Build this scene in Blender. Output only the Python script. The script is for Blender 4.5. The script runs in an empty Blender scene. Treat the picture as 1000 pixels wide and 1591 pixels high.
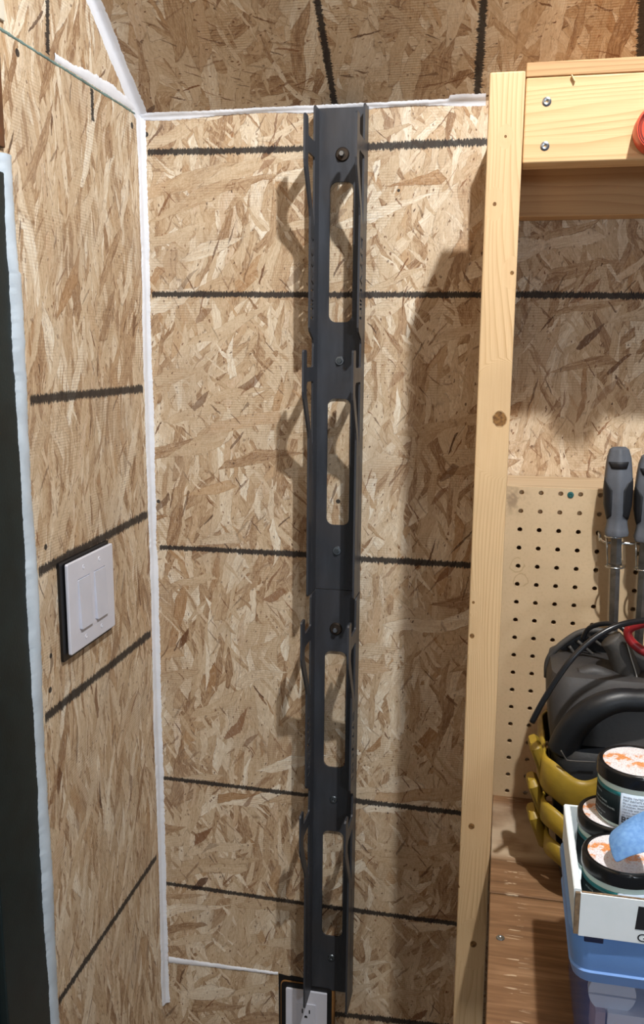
import bpy, bmesh, math, random
from mathutils import Vector, Matrix
random.seed(7)
C = bpy.context.scene.collection
PI = math.pi

# ------------------------------------------------------------------ camera
F = 1380.13
def rmat(a, b, c):
    return Matrix.Rotation(a, 3, 'Z') @ Matrix.Rotation(b, 3, 'X') @ Matrix.Rotation(c, 3, 'Y')
R = rmat(0.20123567, -0.18224216, -0.00739158)
CP = Vector((0.54894, -1.32003, 1.6))
cd = bpy.data.cameras.new('camera'); cam = bpy.data.objects.new('camera', cd); C.objects.link(cam)
rx, fy, uz = R.col[0], R.col[1], R.col[2]
cam.matrix_world = Matrix(((rx.x, uz.x, -fy.x, CP.x), (rx.y, uz.y, -fy.y, CP.y), (rx.z, uz.z, -fy.z, CP.z), (0, 0, 0, 1)))
cd.sensor_fit = 'VERTICAL'; cd.sensor_height = 24; cd.lens = F/1591*24; cd.clip_start = .02
bpy.context.scene.camera = cam
def ray(u, v): return R @ Vector(((u-500)/F, 1, -(v-795.5)/F))
def at(u, v, y):                       # point of the plane y = const seen at a place of the photo
    r = ray(u, v); return CP + r*((y-CP.y)/r.y)
def atx(u, v, x):
    r = ray(u, v); return CP + r*((x-CP.x)/r.x)
def atz(u, v, z):
    r = ray(u, v); return CP + r*((z-CP.z)/r.z)

# ------------------------------------------------------------------ light
sc = bpy.context.scene
sc.view_settings.view_transform = 'Standard'; sc.view_settings.look = 'None'
sc.view_settings.gamma = 1; sc.view_settings.use_curve_mapping = False
sc.view_settings.exposure = 0.35
w = bpy.data.worlds.new('world'); sc.world = w; w.use_nodes = True
w.node_tree.nodes['Background'].inputs[0].default_value = (.80, .88, 1, 1)
w.node_tree.nodes['Background'].inputs[1].default_value = .15
def point(name, loc, power, r, col=(1, 1, 1)):
    l = bpy.data.lights.new(name, 'POINT'); l.energy = power; l.shadow_soft_size = r; l.color = col
    o = bpy.data.objects.new(name, l); o.location = loc; C.objects.link(o); return o
point('ceiling_bulb_light', (.805, -.925, 2.585), 66, .020, (.96, .985, 1))
point('cool_fill_light', (1.22, -2.1, 1.65), 15, .06, (.84, .92, 1))  # unseen cool fill behind the camera, added to brighten tray, bin and jars

# ------------------------------------------------------------------ node helpers
class NT:
    def __init__(s, name):
        s.m = bpy.data.materials.new(name); s.m.use_nodes = True
        s.t = s.m.node_tree; s.n = s.t.nodes; s.b = s.n['Principled BSDF']
    def put(s, node, i, v):
        if isinstance(v, bpy.types.NodeSocket): s.t.links.new(v, node.inputs[i])
        elif v is not None: node.inputs[i].default_value = v
    def math(s, op, a, b=None, c=None, clamp=False):
        n = s.n.new('ShaderNodeMath'); n.operation = op; n.use_clamp = clamp
        s.put(n, 0, a); s.put(n, 1, b); s.put(n, 2, c); return n.outputs[0]
    def vm(s, op, a, b=None, out=0):
        n = s.n.new('ShaderNodeVectorMath'); n.operation = op
        s.put(n, 0, a)
        if op == 'SCALE': s.put(n, 3, b)
        else: s.put(n, 1, b)
        return n.outputs[out]
    def uv(s): return s.n.new('ShaderNodeTexCoord').outputs['UV']
    def obj(s): return s.n.new('ShaderNodeTexCoord').outputs['Object']
    def map(s, v, loc=(0, 0, 0), rot=(0, 0, 0), scale=(1, 1, 1)):
        n = s.n.new('ShaderNodeMapping'); s.put(n, 0, v)
        n.inputs[1].default_value = loc; n.inputs[2].default_value = rot; n.inputs[3].default_value = scale
        return n.outputs[0]
    def noise(s, v, scale=5, detail=3, rough=.5, dist=0, out=0):
        n = s.n.new('ShaderNodeTexNoise'); s.put(n, 0, v)
        n.inputs['Scale'].default_value = scale; n.inputs['Detail'].default_value = detail
        n.inputs['Roughness'].default_value = rough; n.inputs['Distortion'].default_value = dist
        return n.outputs[out]
    def vor(s, v, scale=1, feature='F1', rnd=1, out='Color'):
        n = s.n.new('ShaderNodeTexVoronoi'); n.voronoi_dimensions = '2D'; n.feature = feature; s.put(n, 0, v)
        n.inputs['Scale'].default_value = scale; n.inputs['Randomness'].default_value = rnd
        return n.outputs[out]
    def sep(s, v):
        n = s.n.new('ShaderNodeSeparateXYZ'); s.put(n, 0, v); return n.outputs
    def comb(s, x, y, z=0):
        n = s.n.new('ShaderNodeCombineXYZ'); s.put(n, 0, x); s.put(n, 1, y); s.put(n, 2, z); return n.outputs[0]
    def mix(s, f, a, b, mode='MIX'):
        n = s.n.new('ShaderNodeMixRGB'); n.blend_type = mode; s.put(n, 0, f); s.put(n, 1, a); s.put(n, 2, b); return n.outputs[0]
    def ramp(s, f, stops, interp='LINEAR'):
        n = s.n.new('ShaderNodeValToRGB'); s.put(n, 0, f); r = n.color_ramp; r.interpolation = interp
        while len(r.elements) < len(stops): r.elements.new(.5)
        for e, (p, c) in zip(r.elements, stops):
            e.position = p; e.color = srgb(c) if not isinstance(c, float) else (c, c, c, 1)
        return n.outputs[0]
    def rng(s, f, a, b, c=0, d=1, smooth=False):
        n = s.n.new('ShaderNodeMapRange'); n.clamp = True
        if smooth: n.interpolation_type = 'SMOOTHSTEP'
        s.put(n, 0, f)
        for i, x in enumerate((a, b, c, d)): s.put(n, i+1, x)
        return n.outputs[0]
    def bump(s, h, strength=.3, dist=.001, normal=None):
        n = s.n.new('ShaderNodeBump'); n.inputs['Strength'].default_value = strength
        n.inputs['Distance'].default_value = dist; s.put(n, 'Height', h)
        if normal is not None: s.put(n, 'Normal', normal)
        return n.outputs[0]
    def out(s, col=None, rough=.5, metal=0, normal=None, spec=None, alpha=None, trans=None):
        s.put(s.b, 'Base Color', col); s.put(s.b, 'Roughness', rough); s.put(s.b, 'Metallic', metal)
        if normal is not None: s.put(s.b, 'Normal', normal)
        if spec is not None: s.put(s.b, 'Specular IOR Level', spec)
        if trans is not None: s.put(s.b, 'Transmission Weight', trans)
        return s.m
def srgb(c):
    if len(c) == 4: return c
    f = lambda x: (x/255/12.92) if x/255 <= .04045 else ((x/255+.055)/1.055)**2.4
    return (f(c[0]), f(c[1]), f(c[2]), 1)
def plain(name, col, rough=.5, metal=0, bumpy=0, vary=.12, scale=30, **k):
    t = NT(name); n = t.noise(t.obj(), scale, 4)
    c = t.mix(t.rng(n, .3, .75, 0, 1), srgb(col), srgb(tuple(x*(1-vary) for x in col)))
    nm = t.bump(t.noise(t.obj(), scale*12, 3), .3, bumpy) if bumpy else None
    return t.out(c, rough, metal, nm, **k)

# pen lines on the boards: list of (u0, v0, u1, v1, half width)
def pen(t, uv, segs, dots):
    total = None
    for (a, b, c, d, w_) in segs:
        L = math.hypot(c-a, d-b); ang = math.atan2(d-b, c-a)
        q = t.map(t.vm('SUBTRACT', uv, (a, b, 0)), rot=(0, 0, -ang))
        s = t.sep(q)
        nz = t.rng(t.noise(t.map(q, scale=(1, .10, 1)), 480, 4, .8), .33, .67)
        nz2 = t.noise(q, 18, 2)
        ww = t.math('MULTIPLY', t.math('ADD', t.math('MULTIPLY', nz, 1.25), t.math('MULTIPLY', nz2, 1.0)), w_*1.0)
        ww = t.math('SUBTRACT', ww, w_*.10)
        m = t.math('LESS_THAN', t.math('ABSOLUTE', s[1]), ww)
        m = t.math('MULTIPLY', m, t.math('GREATER_THAN', s[0], 0.0))
        m = t.math('MULTIPLY', m, t.math('LESS_THAN', s[0], L))
        total = m if total is None else t.math('MAXIMUM', total, m)
    for (a, b, r) in dots:
        d = t.vm('DISTANCE', uv, (a, b, 0), out=1)
        m = t.math('LESS_THAN', d, r)
        total = m if total is None else t.math('MAXIMUM', total, m)
    return total

def osb(name, angles, segs=(), dots=(), seed=0, sl=1.0, sw=1.0):
    t = NT(name); uv = t.uv()
    wn = t.noise(uv, 26, 3, .6, out=1)
    wv = t.vm('SCALE', t.vm('SUBTRACT', wn, (.5, .5, .5)), .009)
    wn2 = t.noise(t.map(uv, scale=(1, .6, 1)), 170, 5, .7, out=1)
    wv = t.vm('ADD', wv, t.vm('SCALE', t.vm('SUBTRACT', wn2, (.5, .5, .5)), .0034))
    wn3 = t.noise(uv, 5, 2, .5, out=1)
    wv = t.vm('ADD', wv, t.vm('SCALE', t.vm('SUBTRACT', wn3, (.5, .5, .5)), .060))
    p0 = t.vm('ADD', uv, wv)
    pal = [(0, (146, 112, 82)), (.14, (180, 148, 114)), (.3, (200, 172, 138)), (.5, (211, 187, 155)), (.72, (221, 200, 171)), (.9, (236, 221, 197)), (1, (245, 235, 217))]
    col = None; hgt = None
    L = len(angles)
    for i, an in enumerate(angles):
        ln, wd, th = [(.12, .034, -1), (.10, .026, .45), (.14, .040, .55), (.09, .021, .55), (.12, .030, .6), (.065, .014, .66), (.10, .024, .62), (.040, .007, .80), (.06, .012, .74), (.09, .022, .80)][i]
        ln *= sl; wd *= sw
        q = t.map(p0, loc=(seed*3.7+i*1.93, i*2.71+seed, 0), rot=(0, 0, -math.radians(an)))
        qs = t.map(q, scale=(1/ln, 1/wd, 1))
        v = t.sep(t.vor(qs))
        g = t.noise(t.map(q, scale=(.05, 1, 1)), 620, 3, .6)
        g2 = t.noise(t.map(q, scale=(.14, 1, 1)), 120, 2, .55)
        tone = t.math('ADD', v[1], t.math('MULTIPLY', t.math('SUBTRACT', g, .5), 1.05))
        tone = t.math('ADD', tone, t.math('MULTIPLY', t.math('SUBTRACT', g2, .5), .55))
        tone = t.math('ADD', t.math('MULTIPLY', tone, .82), .065)
        fc = t.ramp(tone, pal)
        # a few flakes are redder / greyer than the others
        fc = t.mix(t.rng(v[2], .90, .93, 0, .38), fc, srgb((184, 138, 90)))
        h = t.math('ADD', v[2], t.math('MULTIPLY', g, .10))
        if col is None: col, hgt = fc, h
        else:
            mk = t.math('GREATER_THAN', v[0], th)
            e = t.vor(qs, feature='DISTANCE_TO_EDGE', out='Distance')
            edge = t.math('MULTIPLY', t.rng(e, .0, .045, 1, 0), mk)
            col = t.mix(mk, col, fc)
            edge = t.math('MULTIPLY', edge, t.rng(t.noise(p0, 32+i*3, 2), .42, .62, 0, .75))
            col = t.mix(edge, col, srgb((118, 82, 52)))
            hh = t.math('ADD', h, .25)
            hgt = t.mix(mk, hgt, hh)
    # dark slivers and bark specks
    for k, (an, ln, wd, th) in enumerate([(angles[2]-8, .026, .0028, .990), (angles[3]+12, .018, .0020, .990), (angles[4]-20, .034, .0026, .993), (angles[0], .0035, .0018, .984), (angles[5], .034, .009, .991)]):
        q = t.map(p0, loc=(k*5.1+seed, k*1.3, 0), rot=(0, 0, -math.radians(an)), scale=(1, 1, 1))
        v = t.sep(t.vor(t.map(q, scale=(1/ln, 1/wd, 1))))
        col = t.mix(t.math('MULTIPLY', t.math('GREATER_THAN', v[0], th), t.rng(v[2], 0, 1, .35, .95)), col, t.ramp(v[1], [(0, (74, 45, 30)), (1, (140, 92, 56))]))
    # fine cracks between strands
    cr = t.noise(t.map(p0, rot=(0, 0, .3), scale=(1.6, .8, 1)), 46, 6, .72)
    cr = t.rng(t.math('ABSOLUTE', t.math('SUBTRACT', cr, .5)), 0, .016, .7, 0)
    cr = t.math('MULTIPLY', cr, t.rng(t.noise(uv, 15, 2), .5, .65))
    col = t.mix(cr, col, srgb((120, 84, 56)))
    fz = t.noise(t.map(p0, scale=(1.5, .5, 1)), 300, 5, .75)
    col = t.mix(t.rng(fz, .52, .72, 0, .5), col, srgb((146, 112, 80)))
    col = t.mix(t.rng(fz, .46, .28, 0, .45), col, srgb((244, 233, 212)))
    # fuzzy lower-frequency greying of the surface
    col = t.mix(t.rng(t.noise(uv, 9, 3), .5, .75, 0, .35), col, srgb((176, 158, 138)))
    # pressed screen pattern
    s = t.sep(uv)
    wv_ = t.math('SINE', t.math('MULTIPLY', s[1], 2*PI/.0037))
    scr = t.math('MULTIPLY', wv_, t.rng(t.noise(uv, 13, 2), .46, .6, 0, 1))
    col = t.mix(t.math('MULTIPLY', t.rng(scr, .2, 1, 0, 1), .30), col, srgb((140, 108, 78)))
    hh = t.math('ADD', hgt, t.math('MULTIPLY', scr, .07))
    pm = pen(t, uv, segs, dots)
    if pm is not None:
        col = t.mix(t.math('MULTIPLY', pm, .93), col, srgb((33, 31, 33)))
    return t.out(col, .62, 0, t.bump(hh, .55, .0011), spec=.3)

def pine(name, knots=(), base=(228, 196, 150), dark=(196, 152, 100), seed=0, freq=210, axis='Z'):
    # coordinates: u across the face, v along the board (object space, metres)
    t = NT(name); s = t.sep(t.obj())
    if axis == 'Z': u, v, d = s[0], s[2], s[1]
    elif axis == 'X': u, v, d = s[2], s[0], s[1]
    else: u, v, d = s[0], s[1], s[2]
    p = t.comb(u, v, d)
    lowp = t.map(p, loc=(seed, seed*2, 0), scale=(1, .12, 1))
    n1 = t.noise(lowp, 14, 2)
    r = t.math('ADD', t.math('MULTIPLY', u, .8), t.math('MULTIPLY', t.math('SUBTRACT', n1, .5), .085))
    r = t.math('ADD', r, t.math('MULTIPLY', d, .5))
    kmask = None
    for (ku, kv, kr) in knots:
        du = t.math('SUBTRACT', u, ku); dv = t.math('SUBTRACT', v, kv)
        dist = t.math('SQRT', t.math('ADD', t.math('MULTIPLY', du, du), t.math('MULTIPLY', t.math('MULTIPLY', dv, dv), .35)))
        infl = t.rng(dist, kr*.6, kr*5.0, 1, 0, True)
        r = t.math('ADD', t.math('MULTIPLY', r, t.math('SUBTRACT', 1, infl)), t.math('MULTIPLY', t.math('MULTIPLY', dist, .55), infl))
        d2 = t.math('SQRT', t.math('ADD', t.math('MULTIPLY', du, du), t.math('MULTIPLY', t.math('MULTIPLY', dv, dv), .8)))
        d2 = t.math('ADD', d2, t.math('MULTIPLY', t.math('SUBTRACT', t.noise(p, 180, 2), .5), kr*.35))
        k = t.rng(d2, kr*.85, kr*1.05, 1, 0)
        kmask = k if kmask is None else t.math('MAXIMUM', kmask, k)
    ring = t.math('FRACT', t.math('MULTIPLY', r, freq))
    line = t.math('POWER', ring, 3.5)
    line = t.math('MULTIPLY', line, t.rng(t.noise(lowp, 30, 2), .3, .7, .3, .95))
    fine = t.noise(t.map(p, scale=(1, .02, 1)), 900, 2)
    col = t.mix(line, srgb(base), srgb(dark))
    col = t.mix(t.rng(fine, .35, .75, 0, .22), col, srgb(dark))
    col = t.mix(t.rng(t.noise(p, 12, 3), .5, .8, 0, .3), col, srgb(tuple(x*.9 for x in base)))
    if kmask is not None:
        kc = t.ramp(t.noise(p, 260, 4), [(.3, (92, 62, 34)), (.7, (160, 116, 66))])
        col = t.mix(kmask, col, kc)
    return t.out(col, .55, 0, t.bump(t.math('ADD', fine, line), .18, .0006), spec=.3)

# ------------------------------------------------------------------ mesh helpers
def mk(name, verts, faces, mat, parent=None, smooth=False, uvf=None, loc=None):
    me = bpy.data.meshes.new(name); me.from_pydata([tuple(v) for v in verts], [], faces); me.update()
    bm = bmesh.new(); bm.from_mesh(me); bmesh.ops.recalc_face_normals(bm, faces=bm.faces); bm.to_mesh(me); bm.free()
    if uvf:
        l = me.uv_layers.new(name='UVMap')
        for lp in me.loops: l.data[lp.index].uv = uvf(me.vertices[lp.vertex_index].co)
    if smooth:
        for p in me.polygons: p.use_smooth = True
    o = bpy.data.objects.new(name, me); C.objects.link(o)
    if mat: me.materials.append(mat)
    if parent: o.parent = parent
    if loc: o.location = loc
    return o
def bevel(o, w_=.001, seg=2, ang=.6):
    m = o.modifiers.new('b', 'BEVEL'); m.width = w_; m.segments = seg; m.limit_method = 'ANGLE'; m.angle_limit = ang
    for p in o.data.polygons: p.use_smooth = True
    wn = o.modifiers.new('n', 'WEIGHTED_NORMAL'); wn.keep_sharp = True
    return o
def boxv(x0, x1, y0, y1, z0, z1):
    v = [(x, y, z) for x in (x0, x1) for y in (y0, y1) for z in (z0, z1)]
    f = [(0, 1, 3, 2), (4, 6, 7, 5), (0, 4, 5, 1), (2, 3, 7, 6), (0, 2, 6, 4), (1, 5, 7, 3)]
    return v, f
def box(name, x0, x1, y0, y1, z0, z1, mat, parent=None, bv=.001, uvf=None):
    v, f = boxv(x0, x1, y0, y1, z0, z1)
    o = mk(name, v, f, mat, parent, uvf=uvf)
    if bv: bevel(o, bv)
    return o
def tag(o, label=None, cat=None, group=None, kind=None):
    if label: o['label'] = label
    if cat: o['category'] = cat
    if group: o['group'] = group
    if kind: o['kind'] = kind
    return o
def empty(name, loc, label, cat, group=None, rot=(0, 0, 0)):
    o = bpy.data.objects.new(name, None); C.objects.link(o); o.location = loc; o.rotation_euler = rot
    o.empty_display_size = .02
    return tag(o, label, cat, group)
def smooth_path(pts, n=8):
    pts = [Vector(p) for p in pts]; P = [pts[0]*2-pts[1]]+pts+[pts[-1]*2-pts[-2]]; out = []
    for i in range(1, len(P)-2):
        a, b, c, d = P[i-1:i+3]
        for k in range(n):
            t = k/n
            out.append(.5*((2*b)+(c-a)*t+(2*a-5*b+4*c-d)*t*t+(3*b-a-3*c+d)*t**3))
    out.append(pts[-1]); return out
def tube(name, pts, r, mat, parent=None, seg=12, n=8, closed=False, flat=1.0, raw=False):
    path = pts if raw else (smooth_path(pts, n))
    path = [Vector(p) for p in path]; N = len(path); vs = []; fs = []
    rr = r if callable(r) else (lambda t: r)
    up = Vector((0, 0, 1)); prev = None
    for i, p in enumerate(path):
        if closed: tn = (path[(i+1) % N]-path[i-1]).normalized()
        else: tn = (path[min(i+1, N-1)]-path[max(i-1, 0)]).normalized()
        if prev is None:
            a = tn.orthogonal().normalized() if abs(tn.dot(up)) > .95 else tn.cross(up).normalized()
        else: a = (prev-tn*prev.dot(tn)).normalized()
        prev = a; b = tn.cross(a)
        q = rr(i/(N-1))
        for k in range(seg):
            th = 2*PI*k/seg; vs.append(p+a*math.cos(th)*q+b*math.sin(th)*q*flat)
    M = N if closed else N-1
    for i in range(M):
        for k in range(seg):
            j = (i+1) % N
            fs.append((i*seg+k, i*seg+(k+1) % seg, j*seg+(k+1) % seg, j*seg+k))
    if not closed:
        fs.append(tuple(range(seg))); fs.append(tuple((N-1)*seg+k for k in range(seg)))
    return mk(name, vs, fs, mat, parent, smooth=True)
def lathe(name, prof, mat, parent=None, seg=48, loc=None, sm=True, matrix=None, mod=None, caps=True):
    vs = []; fs = []; n = len(prof)
    for k in range(seg):
        a = 2*PI*k/seg
        for i, (r, z) in enumerate(prof):
            q = r*(mod(a, i) if mod else 1)
            vs.append(Vector((q*math.cos(a), q*math.sin(a), z)))
    if matrix: vs = [matrix @ v for v in vs]
    for k in range(seg):
        for i in range(n-1):
            fs.append((k*n+i, ((k+1) % seg)*n+i, ((k+1) % seg)*n+i+1, k*n+i+1))
    if caps and prof[0][0] > 1e-6: fs.append(tuple(k*n for k in range(seg)))
    if caps and prof[-1][0] > 1e-6: fs.append(tuple(k*n+n-1 for k in range(seg)))
    o = mk(name, vs, fs, mat, parent, loc=loc)
    if sm:
        for p in o.data.polygons: p.use_smooth = True
        e = o.modifiers.new('e', 'EDGE_SPLIT'); e.split_angle = math.radians(32)
    return o
def plate2d(name, loops, thick, matrix, mat, parent=None, bev=0):
    """flat sheet with an outline and holes; local x, y = sheet, z = thickness"""
    cu = bpy.data.curves.new(name, 'CURVE'); cu.dimensions = '2D'; cu.fill_mode = 'BOTH'
    cu.extrude = thick/2-bev; cu.bevel_depth = bev; cu.bevel_resolution = 1
    if bev: cu.offset = -bev
    for lp in loops:
        sp = cu.splines.new('POLY'); sp.points.add(len(lp)-1); sp.use_cyclic_u = True
        for p, q in zip(sp.points, lp): p.co = (q[0], q[1], 0, 1)
    tmp = bpy.data.objects.new('tmp', cu); C.objects.link(tmp)
    dg = bpy.context.evaluated_depsgraph_get()
    me = bpy.data.meshes.new_from_object(tmp.evaluated_get(dg)); me.transform(matrix)
    bpy.data.objects.remove(tmp); bpy.data.curves.remove(cu)
    me.materials.clear(); me.materials.append(mat); me.name = name
    bm = bmesh.new(); bm.from_mesh(me); bmesh.ops.remove_doubles(bm, verts=bm.verts, dist=1e-6)
    bmesh.ops.recalc_face_normals(bm, faces=bm.faces); bm.to_mesh(me); bm.free()
    for p in me.polygons: p.use_smooth = False
    o = bpy.data.objects.new(name, me); C.objects.link(o)
    if parent: o.parent = parent
    return o
def rrect(x0, x1, y0, y1, r, n=6):
    pts = []
    for cx, cy, a0 in ((x1-r, y1-r, 0), (x0+r, y1-r, PI/2), (x0+r, y0+r, PI), (x1-r, y0+r, 1.5*PI)):
        for k in range(n+1):
            a = a0+PI/2*k/n; pts.append((cx+r*math.cos(a), cy+r*math.sin(a)))
    return pts
def circ(cx, cy, r, n=14): return [(cx+r*math.cos(2*PI*k/n), cy+r*math.sin(2*PI*k/n)) for k in range(n)]
def text_mesh(name, body, size, mat, fn, parent=None, thick=.0002, align='LEFT', bold=0):
    cu = bpy.data.curves.new(name, 'FONT'); cu.body = body; cu.size = size; cu.align_x = align; cu.extrude = thick; cu.offset = bold
    tmp = bpy.data.objects.new('tmp', cu); C.objects.link(tmp)
    dg = bpy.context.evaluated_depsgraph_get(); me = bpy.data.meshes.new_from_object(tmp.evaluated_get(dg))
    bpy.data.objects.remove(tmp); bpy.data.curves.remove(cu)
    for v in me.vertices: v.co = fn(v.co.x, v.co.y, v.co.z)
    me.materials.clear(); me.materials.append(mat)
    o = bpy.data.objects.new(name, me); C.objects.link(o)
    if parent: o.parent = parent
    return o
# XY sheet -> XZ world plane facing -Y at depth y:   (u,v,t) -> (u, y - t, v)
def MXZ(y): return Matrix(((1, 0, 0, 0), (0, 0, -1, y), (0, 1, 0, 0), (0, 0, 0, 1)))
# sheet (depth, z) in a plane x = const: (d,z,t) -> (x+t, -d, z)
def MYZ(x): return Matrix(((0, 0, 1, x), (-1, 0, 0, 0), (0, 1, 0, 0), (0, 0, 0, 1)))

# ------------------------------------------------------------------ the room
EAVE = 1.936; SL = math.radians(36.0); TS = math.tan(SL)
def bw(u, v): p = at(u, v, 0); return (p.x, p.z)
def lw(u, v): p = atx(u, v, 0); return (p.y, p.z)
def roofpt(u, v):
    r = ray(u, v); n = Vector((0, TS, 1)); k = (EAVE-(CP.z+TS*CP.y))/(r.z+TS*r.y)
    p = CP+r*k; return (p.x, -p.y/math.cos(SL))
def seg(fn, a, b, c, d, w_=.0035): return fn(a, b)+fn(c, d)+(w_*1.22,)
sb = [seg(bw, 229, 236, 330, 235), seg(bw, 325, 235, 480, 231), seg(bw, 560, 228, 765, 220, .0042),
      seg(bw, 236, 457, 480, 458, .0034), seg(bw, 480, 458, 745, 458, .0034), seg(bw, 745, 457, 1010, 460, .0036),
      seg(bw, 248, 850, 370, 856, .003), seg(bw, 370, 856, 480, 862, .0036), seg(bw, 555, 868, 740, 879, .0038),
      seg(bw, 250, 1208, 480, 1236, .0028), seg(bw, 480, 1236, 730, 1265, .0034),
      seg(bw, 256, 1372, 480, 1405, .0028), seg(bw, 480, 1405, 720, 1437, .0032),
      seg(bw, 520, 1575, 720, 1598, .004)]
db = [bw(227, 209)+(.0036,), bw(246, 779)+(.003,), bw(525, 779)+(.0034,), bw(619, 296)+(.0022,)]
db = [tuple(x) for x in db]
sl = [seg(lw, 47, 621, 222, 604, .0046), seg(lw, 60, 888, 229, 799, .005), seg(lw, 70, 1115, 234, 984, .005),
      seg(lw, 91, 1556, 243, 1331, .0042), seg(lw, 74, -4, 74, 84, .0035), seg(lw, 143, 138, 144, 188, .0035)]
dl = [lw(27, 82)+(.0045,), lw(205, 195)+(.0045,), lw(71, 850)+(.0038,), lw(79, 1019)+(.0035,), lw(78, 1072)+(.004,)]
sr = [seg(roofpt, 492, -5, 520, 164, .0037), seg(roofpt, 752, -5, 740, 158, .0041), seg(roofpt, 999, -5, 994, 100, .0042)]
dr = [roofpt(516, 150)+(.004,)]
OB = osb('osb_back', [80, 100, 62, 118, 92, 45, 75, 130, 85, 15], sb, db, 1, .95, .78)
OL = osb('osb_left', [88, 96, 80, 100, 70, 86, 110, 75, 95, 60], sl, dl, 5, 1.1, .62)
OR = osb('osb_ceiling', [10, -15, 30, -35, 5, 60, 15, 100, -50, 75], sr, dr, 9, 1.0, .85)
WHT = plain('white_filler', (242, 243, 248), .6, bumpy=.0006, vary=.05)
WHT2 = plain('pale_blue_filler', (206, 218, 228), .5, bumpy=.0006, vary=.12)
tag(box('wall_back', -.012, 2.6, 0, .012, 0, EAVE+.01, OB, bv=0, uvf=lambda c: (c.x, c.z)), kind='structure')
# left wall: one board with the doorway cut out of it, reaching up into the gable
DY = -.383; DZ = 1.806
mk('wall_left', [(0, .012, 0), (0, DY, 0), (0, DY, DZ), (0, -2.4, DZ), (0, -2.4, 4), (0, .012, 4)] + [(-.012, .012, 0), (-.012, DY, 0), (-.012, DY, DZ), (-.012, -2.4, DZ), (-.012, -2.4, 4), (-.012, .012, 4)],
   [(0, 1, 2, 3, 4, 5), (6, 11, 10, 9, 8, 7)]+[(i, (i+1) % 6, 6+(i+1) % 6, 6+i) for i in range(6)], OL, uvf=lambda c: (c.y, c.z))
tag(bpy.data.objects['wall_left'], kind='structure')
cs, sn = math.cos(SL), math.sin(SL)
RL = 3.2
rv = [(x, -d*cs, EAVE+d*sn) for x in (-.012, 2.6) for d in (-.02, RL)]
rv += [(x, y+.012*sn, z+.012*cs) for x, y, z in rv]
tag(mk('ceiling', rv, [(0, 2, 3, 1), (4, 5, 7, 6), (0, 1, 5, 4), (2, 6, 7, 3), (0, 4, 6, 2), (1, 3, 7, 5)], OR, uvf=lambda c: (c.x, -c.y/cs)), kind='structure')
CONC = plain('concrete', (128, 124, 118), .8, bumpy=.001)
tag(box('floor', -.012, 2.6, -2.4, .012, -.05, 0, CONC, bv=0), kind='structure')

# filler beads along the joints: irregular low mounds
def bead(name, path, w0, nrm, side, mat, hgt=.003, jit=.35, seed=0, kind='structure', step=.0022, parent=None):
    """path: function t->(point), w0: t->(left width, right width); side: unit vector across"""
    rnd = random.Random(seed); pts, L = path
    N = max(8, int(L/step)); vs = []; fs = []
    a, b = rnd.uniform(.7, 1.3), rnd.uniform(.7, 1.3); K = 6
    for i in range(N+1):
        t = i/N; p = pts(t); l, r = w0(t)
        a += (1-a)*.08+rnd.uniform(-jit, jit)*.12; b += (1-b)*.08+rnd.uniform(-jit, jit)*.12
        ll, rr = l*max(.5, a)+rnd.uniform(-.0005, .0005), r*max(.5, b)+rnd.uniform(-.0006, .0006)
        hh = hgt*(1+.25*math.sin(t*23+seed))
        for k in range(K+1):
            s = k/K; off = -ll+(ll+rr)*s
            h = hh*math.sin(PI*s)**.7 if 0 < s < 1 else -.0004
            S = side(off) if callable(side) else side*off
            nn = nrm(off) if callable(nrm) else nrm
            vs.append(p+S+nn*(h+.0003))
    for i in range(N):
        for k in range(K):
            q = i*(K+1)+k; fs.append((q, q+1, q+K+2, q+K+1))
    o = mk(name, vs, fs, mat, parent, smooth=True)
    if kind: tag(o, kind=kind)
    return o
def line(p, q): p, q = Vector(p), Vector(q); return (lambda t: p.lerp(q, t)), (q-p).length
def across(xneg, xpos):      # bends the bead round an inside corner
    return lambda o: (xneg*(-o) if o < 0 else xpos*o)
bead('trim_1', line((0, 0, .45), (0, 0, EAVE)), lambda t: (.0155-.004*math.sin(t*9)**2, .0085), Vector((.7, -.7, 0)),
     across(Vector((0, -1, 0)), Vector((1, 0, 0))), WHT, .0035, seed=1)
up = Vector((0, -cs, sn)); rn = Vector((0, -sn, -cs))
bead('trim_2', line((0, 0, EAVE), (.505, 0, EAVE)), lambda t: (.0045+.002*math.sin(t*14), .006+.006*(t > .9)), Vector((0, -.6, -.8)),
     across(Vector((0, 0, -1)), up), WHT, .002, seed=2)
bead('trim_3', line((0, 0, EAVE), Vector((0, 0, EAVE))+up*.42), lambda t: (.017, .013), Vector((.7, -.3, -.6)),
     across(Vector((0, -sn, -cs)), Vector((1, 0, 0))), WHT, .0015, seed=3)
bead('trim_4', line((0, -.003, EAVE+.004), (0, -.26, EAVE+.004)), lambda t: (.002, .007+.009*math.sin(min(1, t*1.25)*PI)), Vector((1, 0, 0)), Vector((0, 0, 1)), WHT, .001, .5, seed=4)
SEAMB = plain('blue_green_stain', (128, 156, 150), .7, vary=.3)
bead('trim_5', line((0, -.02, EAVE+.000), (0, -.40, EAVE-.001)), lambda t: (.0018, .0012+.001*t), Vector((1, 0, 0)), Vector((0, 0, 1)), SEAMB, .0006, .7, seed=5)
a, b = at(262, 1491, 0), at(432, 1512, 0)
bead('trim_6', line(a, b), lambda t: (.0055-.002*t, .0055-.0035*t), Vector((0, -1, 0)), Vector((0, 0, 1)), WHT, .0015, .5, seed=6)
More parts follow.
